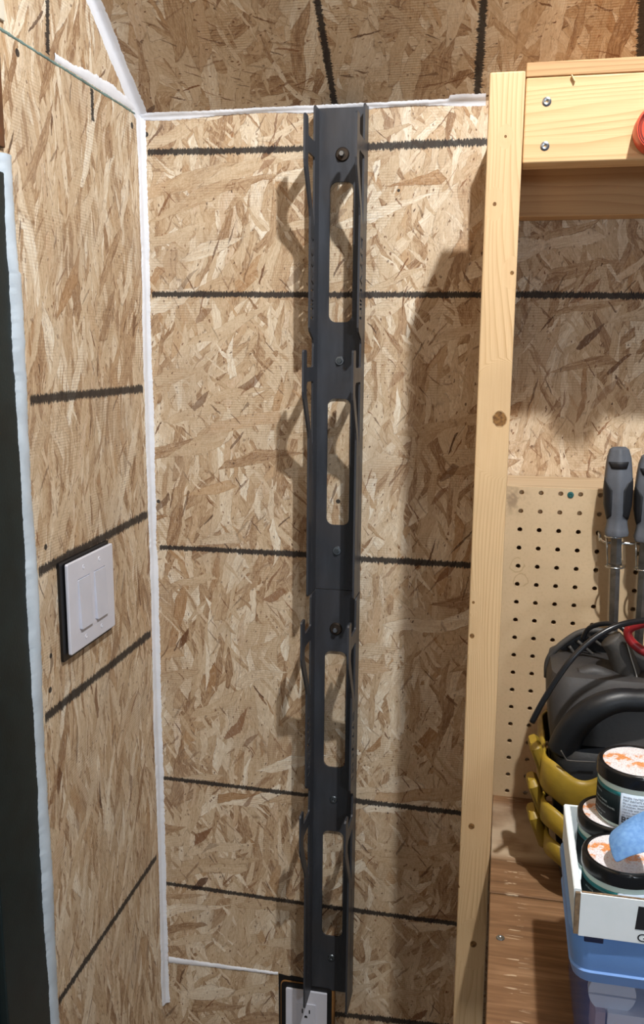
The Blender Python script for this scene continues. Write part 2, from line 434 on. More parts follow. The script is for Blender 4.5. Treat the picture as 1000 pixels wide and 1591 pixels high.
# door: dark painted jamb edge set in the opening, filler smeared along it
DGRN = plain('dark_green_paint', (26, 40, 42), .35, vary=.25, bumpy=.0004)
BRN = plain('raw_stud_wood', (112, 74, 46), .6, vary=.3)
tag(box('door_1', -.012, .0045, -.487, -.388, 0, DZ-.02, DGRN, bv=.002), kind='structure')
GREY = plain('grey_beige_paint', (126, 124, 112), .6, vary=.1)
tag(box('door_2', -.05, -.006, -1.3, -.4895, 0, DZ-.02, GREY, bv=.002), kind='structure')
bead('trim_7', line((.0005, -.3835, .55), (.0005, -.3835, 1.806)), lambda t: (.016, .017-.006*(t > .9)), Vector((1, 0, 0)), Vector((0, 1, 0)), WHT2, .008, .28, seed=7)
tag(box('trim_8', -.002, .004, -.45, -.3870, 1.812, EAVE-.006, BRN, bv=.001), kind='structure')
PALE = plain('pale_filler_patch', (226, 218, 200), .6, vary=.1)
tag(box('trim_9', -.002, .003, -.47, -.372, EAVE+.008, EAVE+.2, PALE, bv=.001), kind='structure')

# ------------------------------------------------------------------ steel wall racks
def steel_mat():
    t = NT('dark_rolled_steel'); o = t.obj()
    n = t.noise(t.map(o, scale=(1, 1, .15)), 60, 4, .6); n2 = t.noise(o, 900, 2)
    col = t.mix(t.rng(n, .3, .7), srgb((60, 62, 67)), srgb((74, 76, 82)))
    col = t.mix(t.rng(t.noise(o, 14, 3), .45, .7, 0, .4), col, srgb((74, 68, 66)))
    return t.out(col, t.rng(n, .3, .7,   .36, .5), .30, t.bump(n2, .12, .0003))
STEEL = steel_mat()
ZN = plain('zinc_plated', (176, 182, 188), .32, 1, vary=.2)
ZD = plain('dull_zinc', (120, 126, 130), .42, .9, vary=.25)
RUST = plain('brown_washer', (78, 66, 56), .5, .7, vary=.3)
LEN = .7045; W2 = .0365; TH = .0028
def flange_loops(sgn, cut):
    T1, T2 = -.027, -.3375
    out = [(0, -.002), (.028, -.002), (.0315, -.006)]
    for T, nxt in ((T1, -.318), (T2, None)):
        out += [(.0315, T-.022), (.034, T-.0245), (.071, T-.0245), (.0745, T-.022), (.0745, T-.003), (.0775, T), (.0915, T), (.0945, T-.003),
                (.0945, T-.058), (.0915, T-.068), (.060, T-.117), (.0565, T-.127)]
        if nxt: out += [(.0565, nxt+.012), (.053, nxt+.006), (.033, nxt-.004), (.0295, nxt-.010)]
    out += [(.0565, -LEN+.004), (.053, -LEN+.0005), (0, -LEN+.0005)]
    loops = [out]
    for T in (T1, T2):
        loops.append([(.071, T-.045), (.034, T-.045), (.0315, T-.048), (.0315, T-.132), (.0335, T-.138), (.0365, T-.131), (.0745, T-.062), (.0755, T-.050)])
    if cut:
        def bar(d0, z0, d1, z1, w_=.0022):
            dx, dz = d1-d0, z1-z0; L = math.hypot(dx, dz); nx, nz = -dz/L*w_/2, dx/L*w_/2
            return [(d0+nx, z0+nz), (d1+nx, z1+nz), (d1-nx, z1-nz), (d0-nx, z0-nz)]
        z = -.182; k = .001
        a0, a1, a2 = .0330, .0400, .0500       # lettering band: near edge of the plate, middle, front
        loops.append([(a2, z), (a2, z-.0150), (a1+.001, z-.0150), (a1+.001, z-.0050), (a0+.0045, z-.0050), (a0+.0045, z-.0170), (a0, z-.0170), (a0, z-.0012), (a1+.0050, z-.0012), (a1+.0050, z-.0112), (a2-.0045, z-.0112), (a2-.0045, z)])
        loops.append([(a2, z-.0200), (a2, z-.0232), (a0+.0045, z-.0290), (a0+.0045, z-.0320), (a0, z-.0320), (a0, z-.0215), (a0+.0045, z-.0215), (a0+.0045, z-.0245)])
        loops.append([(a2, z-.0350), (a2, z-.0385), (a0+.0045, z-.0430), (a0+.0045, z-.0470), (a0, z-.0470), (a0, z-.0360), (a0+.0045, z-.0360), (a0+.0045, z-.0395)])
        loops.append([(a0, z-.0485), (.0530, z-.0580), (a0, z-.0675), (a0, z-.0625), (.0450, z-.0580), (a0, z-.0535)])
        loops.append([(a2, z-.0700), (a0, z-.0700), (a0, z-.0800), (a0+.0045, z-.0800), (a0+.0045, z-.0735), (a2, z-.0735)])
        loops.append(bar(a2, z-.0855, a0, z-.0875, .003))
        loops.append(bar(a2, z-.0915, a0, z-.0915, .003))
        loops.append([(a2, z-.0960), (a0, z-.0960), (a0, z-.1050), (a0+.0045, z-.1050), (a0+.0045, z-.0992), (a2, z-.0992)])
        loops.append([(a2, z-.1085), (a0, z-.1085), (a0, z-.1125), (a2, z-.1120)])
    loops.append(rrect(.0300, .0325, -.655, -.49, .001, 2))
    return loops
def hexbolt(parent, z, kind):
    M = Matrix.Translation((.0, -TH-.001, z)) @ Matrix.Rotation(PI/2, 4, 'X')
    if kind == 'big':
        b = lathe('bolt', [(0, .0095), (.0035, .0095), (.0040, .009), (.0042, .0025)], ZN, parent, 6, matrix=M, sm=False)
        lathe('washer', [(.0001, .0028), (.0085, .0026), (.0100, .0008), (.0102, 0)], RUST, b, 28, matrix=M)
    elif kind == 'hex':
        b = lathe('bolt', [(0, .0050), (.0036, .0050), (.0041, .0044), (.0042, .0015)], ZD, parent, 6, matrix=M, sm=False)
        lathe('washer', [(.0001, .0018), (.0062, .0016), (.0068, .0006), (.0069, 0)], ZN, b, 24, matrix=M)
    else:
        b = lathe('bolt', [(0, .0014), (.0018, .0008), (.0024, .0018), (.0052, .0017), (.0062, .0004), (.0062, 0)], ZD, parent, 24, matrix=M)
    return b
def rack(top, xc, label, kinds, rot):
    e = empty('steel_wall_rack', (xc, 0, top), label, 'wall rack', 'steel hook rack sections', (0, rot, 0))
    loops = [[(-W2, 0), (W2, 0), (W2, -LEN+.0004), (-W2, -LEN+.0004)], rrect(-.0175, .0175, -.297, -.100, .0105), rrect(-.0175, .0175, -.602, -.409, .0105)]
    plate2d('back_plate', loops, TH, MXZ(-.001-TH/2), STEEL, e)
    for s in (-1, 1):
        plate2d('hook_flange', flange_loops(s, True), TH, Matrix.Translation((0, -.001, 0)) @ MYZ(s*(W2-TH/2)), STEEL, e)
    for z, k in zip((-.063, -.353, -.642), kinds): hexbolt(e, z, k)
    return e
rot = .0030
rack(1.935, .3065, 'dark steel channel rack with side hooks, the upper section reaching the ceiling joint', ('big', 'hex', 'hex'), rot)
rack(1.935-LEN-.0006, .3065-LEN*rot, 'dark steel channel rack with side hooks, the lower section hanging down over the wall outlet', ('big', 'flat', 'flat'), rot)

# ------------------------------------------------------------------ light switch
PLAS = plain('white_plastic', (226, 226, 236), .35, vary=.03)
PLAS2 = plain('white_rocker_plastic', (218, 219, 230), .3, vary=.03)
BLK = plain('black_plastic', (16, 15, 17), .4, vary=.3)
def yz(x): return Matrix(((0, 0, 1, x), (1, 0, 0, 0), (0, 1, 0, 0), (0, 0, 0, 1)))
a, b, c, d = lw(92, 873), lw(167, 846), lw(101, 1017), lw(167, 973)
yl, yr = (a[0]+c[0])/2, (b[0]+d[0])/2; zt, zb_ = (a[1]+b[1])/2, (c[1]+d[1])/2
e = empty('light_switch', (0, (yl+yr)/2, (zt+zb_)/2), 'white two gang rocker light switch on the left wall beside the dark door edge', 'light switch')
hw, hh = (yr-yl)/2, (zt-zb_)/2
rk = .0165; offs = (-.0235, .0235)
o = plate2d('cover_plate', [rrect(-hw, hw, -hh, hh, .003)]+[rrect(q-.0170, q+.0170, -.0340, .0340, .001, 2) for q in offs], .0045, yz(.0078), PLAS, e, bev=.0012)
o = plate2d('wall_cutout', [rrect(-hw-.010, hw-.001, -hh-.006, hh+.004, .002)], .0035, yz(.0022), BLK, e)
tag(o, 'black gap of the cutout showing behind the plate')
for q in offs:
    r_ = plate2d('rocker', [rrect(-.0165+q, .0165+q, -.0335, .0335, .001, 2)], .003, yz(.0085), PLAS2, e)
    for v in r_.data.vertices:
        if v.co.x > .0085: v.co.x += .0035*abs(v.co.z+0)/.0335*(1 if v.co.z < 0 else .35)
    for zz in (-.0480, .0480):
        M = Matrix.Translation((.0098, q, zz)) @ Matrix.Rotation(PI/2, 4, 'Y')
        lathe('plate_screw', [(0, .0006), (.0012, .0002), (.002, .0008), (.0031, .0008), (.0034, 0)], PLAS, e, 16, matrix=M)

# ------------------------------------------------------------------ outlet
a = at(444, 1533, -.006); b = at(508, 1543, -.006)
cx = (a.x+b.x)/2; hw = (b.x-a.x)/2; top = a.z-.001
hh = .0575
e = empty('wall_outlet', (cx, 0, top-hh), 'white duplex wall outlet with black rim under the lower end of the steel rack', 'outlet')
TANR = plain('tan_cut_edge', (168, 118, 64), .7, vary=.3)
plate2d('wall_cutout', [[(-hw-.014, hh+.020), (-hw+.004, hh+.018), (-hw+.008, hh+.020), (-hw+.030, hh+.018), (-hw+.040, hh+.012), (hw+.006, hh+.006), (hw+.006, -hh-.01), (-hw-.013, -hh-.01)]], .0012, MXZ(-.0008), BLK, e)
tag(plate2d('box_edge', [rrect(-hw-.010, hw+.013, -hh-.008, hh+.0105, .008)], .0016, MXZ(-.0022), TANR, e), 'tan edge of the wall box')
tag(plate2d('box_rim', [rrect(-hw-.0085, hw+.0075, -hh-.007, hh+.0085, .007)], .0016, MXZ(-.0036), BLK, e), 'black rounded rim of the wall box')
plate2d('cover_plate', [rrect(-hw, hw, -hh, hh, .002)], .004, MXZ(-.0062), PLAS, e, bev=.001)
plate2d('receptacle_face', [rrect(-.0168, .0168, -.0335, .0335, .0012, 2)], .0016, MXZ(-.0088), PLAS2, e)
for zc_ in (.0195, -.0150):
    for q, h_ in ((-.0062, .0042), (.0062, .0034)):
        plate2d('blade_slot', [[(q-.0010, zc_-h_), (q+.0010, zc_-h_), (q+.0010, zc_+h_), (q-.0010, zc_+h_)]], .0006, MXZ(-.0097), BLK, e)
    plate2d('ground_slot', [circ(0, zc_-.0105, .0026, 12)[:7]+[(-.0026, zc_-.0122), (.0026, zc_-.0122)]], .0006, MXZ(-.0097), BLK, e)

# ------------------------------------------------------------------ timber shelf frame
PX0, PX1 = .5166, .5552; PYF = -.262; PYB = -.173
zk = lambda u, v: (at(u, v, PYF).x, at(u, v, PYF).z)
kn = [zk(776, 651)+(.0085,), zk(735, 936)+(.0018,), zk(733, 988)+(.0030,), zk(732, 1284)+(.0040,), zk(735, 1467)+(.0045,), zk(795, 424)+(.0022,), zk(785, 212)+(.0016,), zk(768, 317)+(.0022,), zk(712, 1378)+(.0018,)]
PINE1 = pine('pine_post', kn, (227, 194, 149), (192, 147, 98), 1, 230)
PINE2 = pine('pine_board', [], (229, 190, 141), (198, 150, 100), 4, 150, axis='X')
PINE3 = pine('pine_rear', [], (206, 166, 120), (176, 130, 84), 8, 110, axis='X')
PLY = pine('plywood', [], (198, 158, 112), (160, 118, 76), 6, 160, axis='X')
SH = empty('shelf_frame', (PX0, 0, 0), 'pale pine two by four shelf frame standing beside the bench', 'shelf frame')
def kid(name, *a, **k):
    o = box(name, *a, **k); o.parent = SH; o.matrix_parent_inverse = Matrix.Translation((-PX0, 0, 0)); return o
XR = 1.9
kid('front_post', PX0, PX1, PYF, PYB, 0, 1.8985, PINE1, bv=.0022)
kid('rear_post', PX0+.001, PX1, -.090, -.001, 0, 1.8965, PINE1, bv=.002)
kid('front_rail', PX1+.0006, XR, PYF+.006, PYF+.044, 1.8035, 1.8925, PINE2, bv=.002)
kid('rear_rail', PX1+.0006, XR, -.039, -.001, 1.776, 1.8650, PINE3, bv=.002)
kid('shelf_board', PX1+.0006, XR, PYF+.006, -.005, 1.8930, 1.9080, PLY, bv=.001)
def screw_at(p, parent, mat, r=.0045, inv=None):
    M = Matrix.Translation((0, 0, 0)) @ Matrix.Rotation(PI/2, 4, 'X')
    o = lathe('screw', [(0, -.0006), (.0010, -.0008), (.0016, .0009), (.0030, .0012), (r, .0002), (r, -.001)], mat, None, 24, matrix=M)
    o.location = p; o.parent = parent
    if inv is not None: o.matrix_parent_inverse = inv
    return o
inv = Matrix.Translation((-PX0, 0, 0))
for u, v in ((849, 158), (846, 227)):
    p = at(u, v, PYF+.006); screw_at((p.x, PYF+.0058, p.z), SH, ZN, .0050, inv)
chip = at(890, 121, PYF+.006)
o = box('wood_splinter', -.0007, .0007, -.002, .002, -.004, .004, plain('splinter', (232, 214, 170), .6)); o.location = (chip.x, PYF+.004, chip.z-.001); o.rotation_euler = (0, -.5, 0)
tag(o, 'small pale wood splinter stuck on the top edge of the front rail', 'splinter')

# ------------------------------------------------------------------ pegboard
PEGY = -.115; ZB = .972
pt = at(860, 758, PEGY).z
h0 = at(810, 765, PEGY); PX = .0254
loops = [[(PX1-.02, ZB), (XR, ZB), (XR, pt), (PX1-.02, pt)]]
nrow = int((h0.z-ZB-.006)/PX)+1
for i in range(-1, 12):
    for j in range(nrow):
        x, z = h0.x+i*PX, h0.z-j*PX
        if x < PX1-.01: continue
        loops.append(circ(x, z, .0033, 14))
def hardboard():
    t = NT('hardboard'); o = t.obj()
    col = t.mix(t.rng(t.noise(o, 7, 4), .35, .7), srgb((214, 187, 150)), srgb((198, 171, 134)))
    col = t.mix(t.rng(t.noise(o, 260, 3), .5, .8, 0, .25), col, srgb((170, 142, 102)))
    for (u, v, r) in ((803, 878, .009), (808, 902, .010)):
        p = at(u, v, PEGY); d = t.vm('DISTANCE', t.vm('ADD', o, t.vm('SCALE', t.vm('SUBTRACT', t.noise(o, 60, 3, out=1), (.5, .5, .5)), .014)), tuple(p), out=1)
        rg = t.math('MULTIPLY', t.rng(t.math('ABSOLUTE', t.math('SUBTRACT', d, r)), 0, .0012, .5, 0), t.rng(t.noise(o, 55, 2), .42, .55))
        col = t.mix(rg, col, srgb((150, 118, 76)))
    p = at(795, 775, PEGY); d = t.vm('DISTANCE', o, tuple(p), out=1)
    st = t.math('MULTIPLY', t.rng(d, .006, .028, 1, 0), t.rng(t.noise(o, 70, 3), .45, .6, 0, .7))
    col = t.mix(st, col, srgb((140, 116, 92)))
    return t.out(col, .6, 0, t.bump(t.noise(o, 300, 3), .12, .0004), spec=.3)
PG = empty('pegboard', (PX1, PEGY, ZB), 'tan hardboard pegboard panel with rows of holes above the bench', 'pegboard')
def pkid(o): o.parent = PG; o.matrix_parent_inverse = Matrix.Translation((-PX1, -PEGY, -ZB)); return o
pkid(plate2d('perforated_panel', loops, .006, MXZ(PEGY+.003), hardboard()))
pkid(box('top_batten', PX1+.0006, XR, PEGY+.0064, -.002, pt-.055, pt-.0004, pine('batten', [], (206, 182, 148), (170, 140, 108), 3, 100, axis='X'), bv=.001))
M = Matrix.Rotation(PI/2, 4, 'X'); p = at(886, 769, PEGY)
TEAL = plain('green_coated_screw', (62, 122, 118), .4, .5, vary=.3)
o = lathe('screw', [(0, .0002), (.0012, .0001), (.002, .0010), (.0040, .0008), (.0043, 0)], TEAL, None, 24, matrix=M); o.location = (p.x, PEGY-.0002, p.z); pkid(o)

# ------------------------------------------------------------------ bench
def bench_mat():
    t = NT('worn_bench_boards'); s = t.sep(t.obj()); p = t.comb(s[0], s[1], s[2])
    g = t.noise(t.map(p, scale=(.07, 1, 1)), 160, 4, .6, .4); g2 = t.noise(t.map(p, scale=(.10, 1, 1)), 36, 3)
    col = t.ramp(t.math('ADD', t.math('MULTIPLY', g, .6), t.math('MULTIPLY', g2, .4)), [(.3, (92, 66, 44)), (.5, (126, 93, 64)), (.68, (156, 122, 90))])
    # long pale worn patch near the pegboard, short pale nicks near the edge
    w1 = t.math('MULTIPLY', t.rng(s[1], -.285, -.26, 0, 1, True), t.rng(s[1], -.16, -.125, 1, 0, True))
    w1 = t.math('MULTIPLY', w1, t.rng(t.noise(p, 22, 3), .3, .55, .35, .95))
    col = t.mix(w1, col, srgb((196, 174, 146)))
    v = t.sep(t.vor(t.map(p, scale=(70, 520, 1))))
    nm = t.math('MULTIPLY', t.math('GREATER_THAN', v[0], .90), t.math('MULTIPLY', t.rng(s[0], .572, .578), t.rng(s[0], .586, .600, 1, 0)))
    nm = t.math('MULTIPLY', nm, t.rng(t.noise(p, 90, 2), .42, .5))
    col = t.mix(t.math('MULTIPLY', nm, .65), col, srgb((206, 186, 158)))
    col = t.mix(t.rng(t.noise(p, 9, 3), .55, .7, 0, .35), col, srgb((104, 74, 50)))
    return t.out(col, .6, 0, t.bump(g, .3, .0008), spec=.3)
BM = bench_mat()
BE = empty('work_bench', (PX1, 0, 0), 'brown board topped workbench right of the pine post', 'workbench')
def bkid(o): o.parent = BE; o.matrix_parent_inverse = Matrix.Translation((-PX1, 0, 0)); return o
SY = atz(760, 1386, ZB).y
EDG = plain('olive_board_edge', (112, 104, 66), .7, vary=.2)
bkid(box('top_board', PX1+.0008, XR, SY+.0006, PEGY+.0065, ZB-.036, ZB, BM, bv=.0012))
bkid(box('top_board', PX1+.0012, XR, -.66, SY-.0006, ZB-.036, ZB-.0005, BM, bv=.0015))
bkid(box('side_rail', PX1+.0030, PX1+.040, -.64, -.30, ZB-.13, ZB-.037, EDG, bv=.001))
for y in (-.64, -.20): bkid(box('leg', PX1+.004, PX1+.092, y, y+.038, 0, ZB-.131, PINE1, bv=.002))
for y in (-.64, -.20): bkid(box('leg', XR-.09, XR-.002, y, y+.038, 0, ZB-.037, PINE1, bv=.002))
p = atz(777, 1457, ZB)
o = lathe('screw', [(0, .0002), (.0012, .0001), (.002, .0008), (.0042, .0006), (.0046, 0)], ZN, None, 20); o.location = (p.x, p.y, ZB); bkid(o)

# ------------------------------------------------------------------ screwdrivers in their wire holder
CHR = plain('bright_wire', (205, 206, 205), .22, 1, vary=.1)
BLADE = plain('dark_blade_steel', (150, 148, 145), .3, .9, vary=.3, scale=60)
GRP = plain('grey_grip', (104, 108, 116), .55, vary=.25, bumpy=.0005)
GRB = plain('black_grip', (22, 23, 28), .6, vary=.2)
SDY = -.152
def screwdriver(topuv, botuv, label):
    A = at(topuv[0], topuv[1], SDY); B = at(botuv[0], botuv[1], SDY)
    ax = (A-B).normalized(); e = empty('screwdriver', A, label, 'screwdriver', 'screwdrivers in the wire holder')
    L = at(958, 833, SDY); hl = (A-L).length
    rotm = ax.to_track_quat('Z', 'Y').to_matrix().to_4x4()
    def md(a, i): return 1+.05*math.cos(6*a)
    prof = [(0, 0), (.0085, -.0006), (.0118, -.003), (.0148, -.012), (.0160, -.022), (.0172, -.035), (.0176, -.050), (.0172, -.064), (.0158, -.076), (.0130, -.084), (.0128, -.090), (.0140, -.097), (.0150, -.101), (.0142, -.105), (.0105, -.1065), (0, -.1065)]
    k = hl/.1065; prof = [(r, z*k) for r, z in prof]
    lathe('handle', prof, GRP, e, 48, matrix=rotm, mod=md)
    # black rubber inlays: curved pads lying just proud of the handle
    def rad(z):
        z = z/k
        for (r0, z0), (r1, z1) in zip(prof, prof[1:]):
            if z1/k <= z <= z0/k: return r0+(r1-r0)*((z0/k-z)/max(1e-9, z0/k-z1/k))
        return .01
    def pad(shape, nm):   # shape rows: (z, a0, a1)
        vs = []; fs = []; K = 8
        for (z, a0, a1) in shape:
            for i in range(K+1):
                a = a0+(a1-a0)*i/K; r = rad(z*k)*(1+.05*math.cos(6*a))+.0005
                vs.append(rotm @ Vector((r*math.cos(a), r*math.sin(a), z*k)))
        for j in range(len(shape)-1):
            for i in range(K): q = j*(K+1)+i; fs.append((q, q+1, q+K+2, q+K+1))
        o = mk(nm, vs, fs, GRB, e, smooth=True); s = o.modifiers.new('s', 'SOLIDIFY'); s.thickness = .0006; s.offset = 0
        tag(o, 'black rubber grip inlay')
    f0 = (rotm.to_3x3().inverted() @ Vector((CP-A).normalized())); fa = math.atan2(f0.y, f0.x)
    for s_ in (-1, 1):
        pad([(-.036, fa+s_*1.20, fa+s_*1.22), (-.042, fa+s_*.72, fa+s_*1.6), (-.050, fa+s_*.40, fa+s_*1.8), (-.068, fa+s_*.42, fa+s_*1.8), (-.080, fa+s_*.50, fa+s_*1.6), (-.085, fa+s_*1.0, fa+s_*1.3)], 'grip_inlay')
    pad([(-.0165, fa-.85, fa+.85), (-.019, fa-.75, fa+.80), (-.0245, fa-.55, fa+.65)], 'grip_inlay')
    d = (A-B).length
    hs = rotm @ Matrix.Translation((0, 0, -hl))
    lathe('blade', [(0, .003), (.0074, .003), (.0074, -.036), (.0066, -.038), (.0064, -(d-hl)), (0, -(d-hl))], BLADE, e, 6, matrix=hs, sm=False)
    return e, L
screwdriver((962, 694), (951, 1005), 'grey and black handled screwdriver hanging on the pegboard, fully in view')
e2, L2 = screwdriver((1012, 705), (990, 1012), 'grey and black handled screwdriver cut off by the right edge of the photo')
HO = empty('screwdriver_holder', (at(930, 828, PEGY).x, PEGY, at(930, 828, PEGY).z), 'bright wire screwdriver holder hooked into the pegboard', 'tool holder')
def hkid(o): o.parent = HO; o.matrix_parent_inverse = Matrix.Translation(-Vector(HO.location)); return o
hk = HO.location
zbar = at(940, 844, SDY+.012).z
hkid(tube('hanger_wire', [(hk.x, PEGY+.008, hk.z+.001), (hk.x, PEGY-.004, hk.z), (hk.x+.001, PEGY-.008, hk.z-.008), (hk.x+.002, PEGY-.012, zbar+.003), (hk.x+.008, PEGY-.018, zbar), (hk.x+.03, PEGY-.020, zbar), (hk.x+.09, PEGY-.020, zbar), (hk.x+.16, PEGY-.020, zbar)], .0021, CHR))
for uu in ((953, 833, 955, 880), (999, 838, 1000, 884)):
    r1 = at(uu[0], uu[1], SDY); r2 = at(uu[2], uu[3], SDY)
    for c_, rr in ((r1, .0105), (r2, .0115)):
        pts = [(c_.x+rr*math.cos(a), c_.y+rr*math.sin(a), c_.z) for a in [2*PI*k/28 for k in range(28)]]
        hkid(tube('ring', pts, .0014, CHR, raw=True, closed=True, seg=8))
    for dx in (-.0085, .0085):
        hkid(tube('upright_wire', [(r1.x+dx, r1.y+.006, r1.z), (r2.x+dx, r2.y+.007, r2.z)], .0012, CHR, n=2, seg=8))

# ------------------------------------------------------------------ round red reel at the right edge
REDP = plain('orange_red_plastic', (222, 78, 52), .35, vary=.08)
c0 = at(1024, 200, PYF-.012)
RE = empty('cord_reel', (c0.x, PYF-.012, c0.z), 'orange red round reel on the front rail at the right edge of the photo', 'reel')
M = Matrix.Rotation(PI/2, 4, 'X')
lathe('reel_disc', [(0, .006), (.0200, .006), (.0222, .009), (.0236, .009), (.0250, .004), (.0250, -.016), (0, -.016)], REDP, RE, 48, matrix=M)
for r_, z_ in ((.0222, .0090), (.0205, .0065), (.0192, .0060)):
    o = lathe('black_groove', [(r_-.0003, z_-.0005), (r_-.0003, z_+.0004), (r_+.0003, z_+.0004), (r_+.0003, z_-.0005)], BLK, RE, 48, matrix=M, caps=False); tag(o, 'thin black ring line')

# ------------------------------------------------------------------ black power tool with yellow bands
TB = plain('dusty_black_plastic', (64, 61, 60), .55, vary=.35, scale=18, bumpy=.0008)
TG = plain('glossy_black_rubber', (19, 22, 27), .45, vary=.3, bumpy=.0004)
TR = plain('dusty_grey_plastic', (78, 74, 70), .6, vary=.3, scale=24, bumpy=.0006)
TYL = plain('worn_yellow_plastic', (176, 144, 44), .45, vary=.28, scale=22, bumpy=.0006)
TO = empty('power_tool', (.70, -.24, ZB), 'dusty black corded power tool with stacked yellow bumper bands on the bench', 'power tool')
def tkid(o): o.parent = TO; o.matrix_parent_inverse = Matrix.Translation(-Vector(TO.location)); return o
def loft(name, secs, mat, sub=0):
    """secs: list of (z, x0, x1, y0, y1, r)"""
    vs = []; fs = []; n = None
    for (z, x0, x1, y0, y1, r_) in secs:
        lp = rrect(x0, x1, y0, y1, r_, 5); n = len(lp)
        vs += [(p[0], p[1], z) for p in lp]
    for j in range(len(secs)-1):
        for i in range(n): fs.append((j*n+i, j*n+(i+1) % n, (j+1)*n+(i+1) % n, (j+1)*n+i))
    fs.append(tuple(range(n))); fs.append(tuple((len(secs)-1)*n+i for i in range(n)))
    o = mk(name, vs, fs, mat, smooth=True)
    e_ = o.modifiers.new('e', 'EDGE_SPLIT'); e_.split_angle = math.radians(40)
    return o
XT = .80
zz = lambda v, y: at(850, v, y).z
tkid(loft('base_housing', [(ZB+.0005, .640, XT, -.345, -.170, .030), (ZB+.03, .634, XT, -.352, -.168, .032), (1.10, .622, XT, -.350, -.168, .030), (1.135, .620, XT, -.345, -.168, .028), (1.150, .626, XT, -.335, -.170, .026)], TG))
tkid(loft('motor_housing', [(1.120, .622, XT, -.322, -.172, .030), (1.17, .6160, XT, -.312, -.172, .030), (1.205, .6140, XT, -.300, -.172, .028), (1.222, .6180, XT, -.290, -.172, .022), (1.226, .626, XT, -.268, -.178, .012)], TB))
# scalloped yellow bands
def band(zc_, h_, x0, y0, out):
    vs = []; fs = []; raw = rrect(x0-out, XT, y0-out, -.168, .034, 10); lp = []
    for i, p in enumerate(raw):
        q = raw[(i+1) % len(raw)]; m_ = max(1, int(math.hypot(q[0]-p[0], q[1]-p[1])/.004))
        lp += [(p[0]+(q[0]-p[0])*k_/m_, p[1]+(q[1]-p[1])*k_/m_) for k_ in range(m_)]
    n = len(lp)
    cx_, cy_ = (x0+XT)/2, (y0-.15)/2
    for i, (x, y) in enumerate(lp):
        # length along the outline drives the wave of the upper and lower edge
        s_ = (x-x0)*38+(y-y0)*0
        wav = .008*math.cos((x-x0)*2*PI/.075)*(1 if y < -.25 else .6)
        lob = 0
        for q, off in ((0, .004), (.15, 0), (.85, 0), (1, .004)):
            z = zc_-h_/2+h_*q+wav+lob*(1 if q > .5 else -.3)
            dx, dy = (cx_-x), (cy_-y); L_ = math.hypot(dx, dy)
            vs.append((x+dx/L_*off, y+dy/L_*off, z))
    for i in range(n):
        for k_ in range(3): fs.append((i*4+k_, ((i+1) % n)*4+k_, ((i+1) % n)*4+k_+1, i*4+k_+1))
    o = mk('bumper_band', vs, fs, TYL, smooth=True); s = o.modifiers.new('s', 'SOLIDIFY'); s.thickness = .003; s.offset = -1
    tkid(o); return o
band(1.108, .044, .614, -.345, .006)
band(1.062, .030, .616, -.350, .006)
band(1.022, .026, .622, -.352, .006)
# fingers: the rounded yellow ends that stand off at the left
for zc_, x_ in ((1.124, .6070), (1.076, .6070), (1.036, .6095)):
    o = loft('bumper_end', [(-.024, -.005, .005, -.012, .012, .004), (-.018, -.007, .007, -.018, .018, .006), (.018, -.007, .007, -.018, .018, .006), (.024, -.004, .004, -.011, .011, .003)], TYL)
    o.location = (x_, -.300, zc_); o.rotation_euler = (0, -.38, .1); tkid(o)
# ribbed arch guard behind
def arch(pts, r_, mat, nm, y): return tkid(tube(nm, [at(u, v, y) for u, v in pts], r_, mat))
yb = -.215
outer = [(849, 1052), (850, 1030), (858, 1014), (878, 996), (900, 983), (925, 979), (952, 985), (972, 996)]
arch(outer, .0038, TR, 'guard_arch', yb)
arch([(852, 1040), (872, 1041), (900, 1040), (925, 1030), (948, 1018)], .0026, TG, 'guard_arch', yb+.004)
for a_, b_ in (((871, 1018), (885, 1036)), ((897, 996), (922, 1018)), ((862, 1022), (862, 1038)), ((884, 1004), (902, 1030)), ((912, 986), (935, 1004))):
    arch([a_, b_], .0020, TR, 'guard_rib', yb+.002)
# dark inside of the guard
q = [(850, 1050), (852, 1024), (862, 1012), (880, 997), (902, 986), (926, 983), (950, 990), (955, 1010), (930, 1024), (905, 1040)]
tkid(plate2d('guard_inner', [[(at(u, v, yb+.012).x, at(u, v, yb+.012).z) for u, v in q]], .004, MXZ(yb+.014), TG))
# D handle: upright and forward grip
arch([(948, 992), (960, 1008), (972, 1040), (984, 1078)], lambda t: .0135+.003*t, TR, 'upright_handle', -.262)
arch([(972, 1000), (990, 1024), (1010, 1040)], .012, TR, 'upright_handle', -.250)
tkid(tube('forward_grip', [at(874, 1165, -.318), at(886, 1138, -.322), at(906, 1114, -.326), at(932, 1097, -.328), at(962, 1088, -.326), at(1000, 1088, -.322), at(1045, 1084, -.315)], lambda t: .0180-.0050*min(1, t*1.3), TG, seg=20))
arch([(900, 1050), (925, 1046), (955, 1060), (985, 1076)], .010, TB, 'grip_shelf', -.270)
arch([(974, 1000), (980, 1022), (988, 1048), (991, 1070), (990, 1076)], .0008, plain('pale_seam', (176, 172, 164), .6), 'moulding_seam', -.2775)
tkid(tube('latch_wire', [at(871, 1166, -.352), at(878, 1178, -.352), at(885, 1182, -.352), at(925, 1184, -.352)], .0009, TR, n=4))

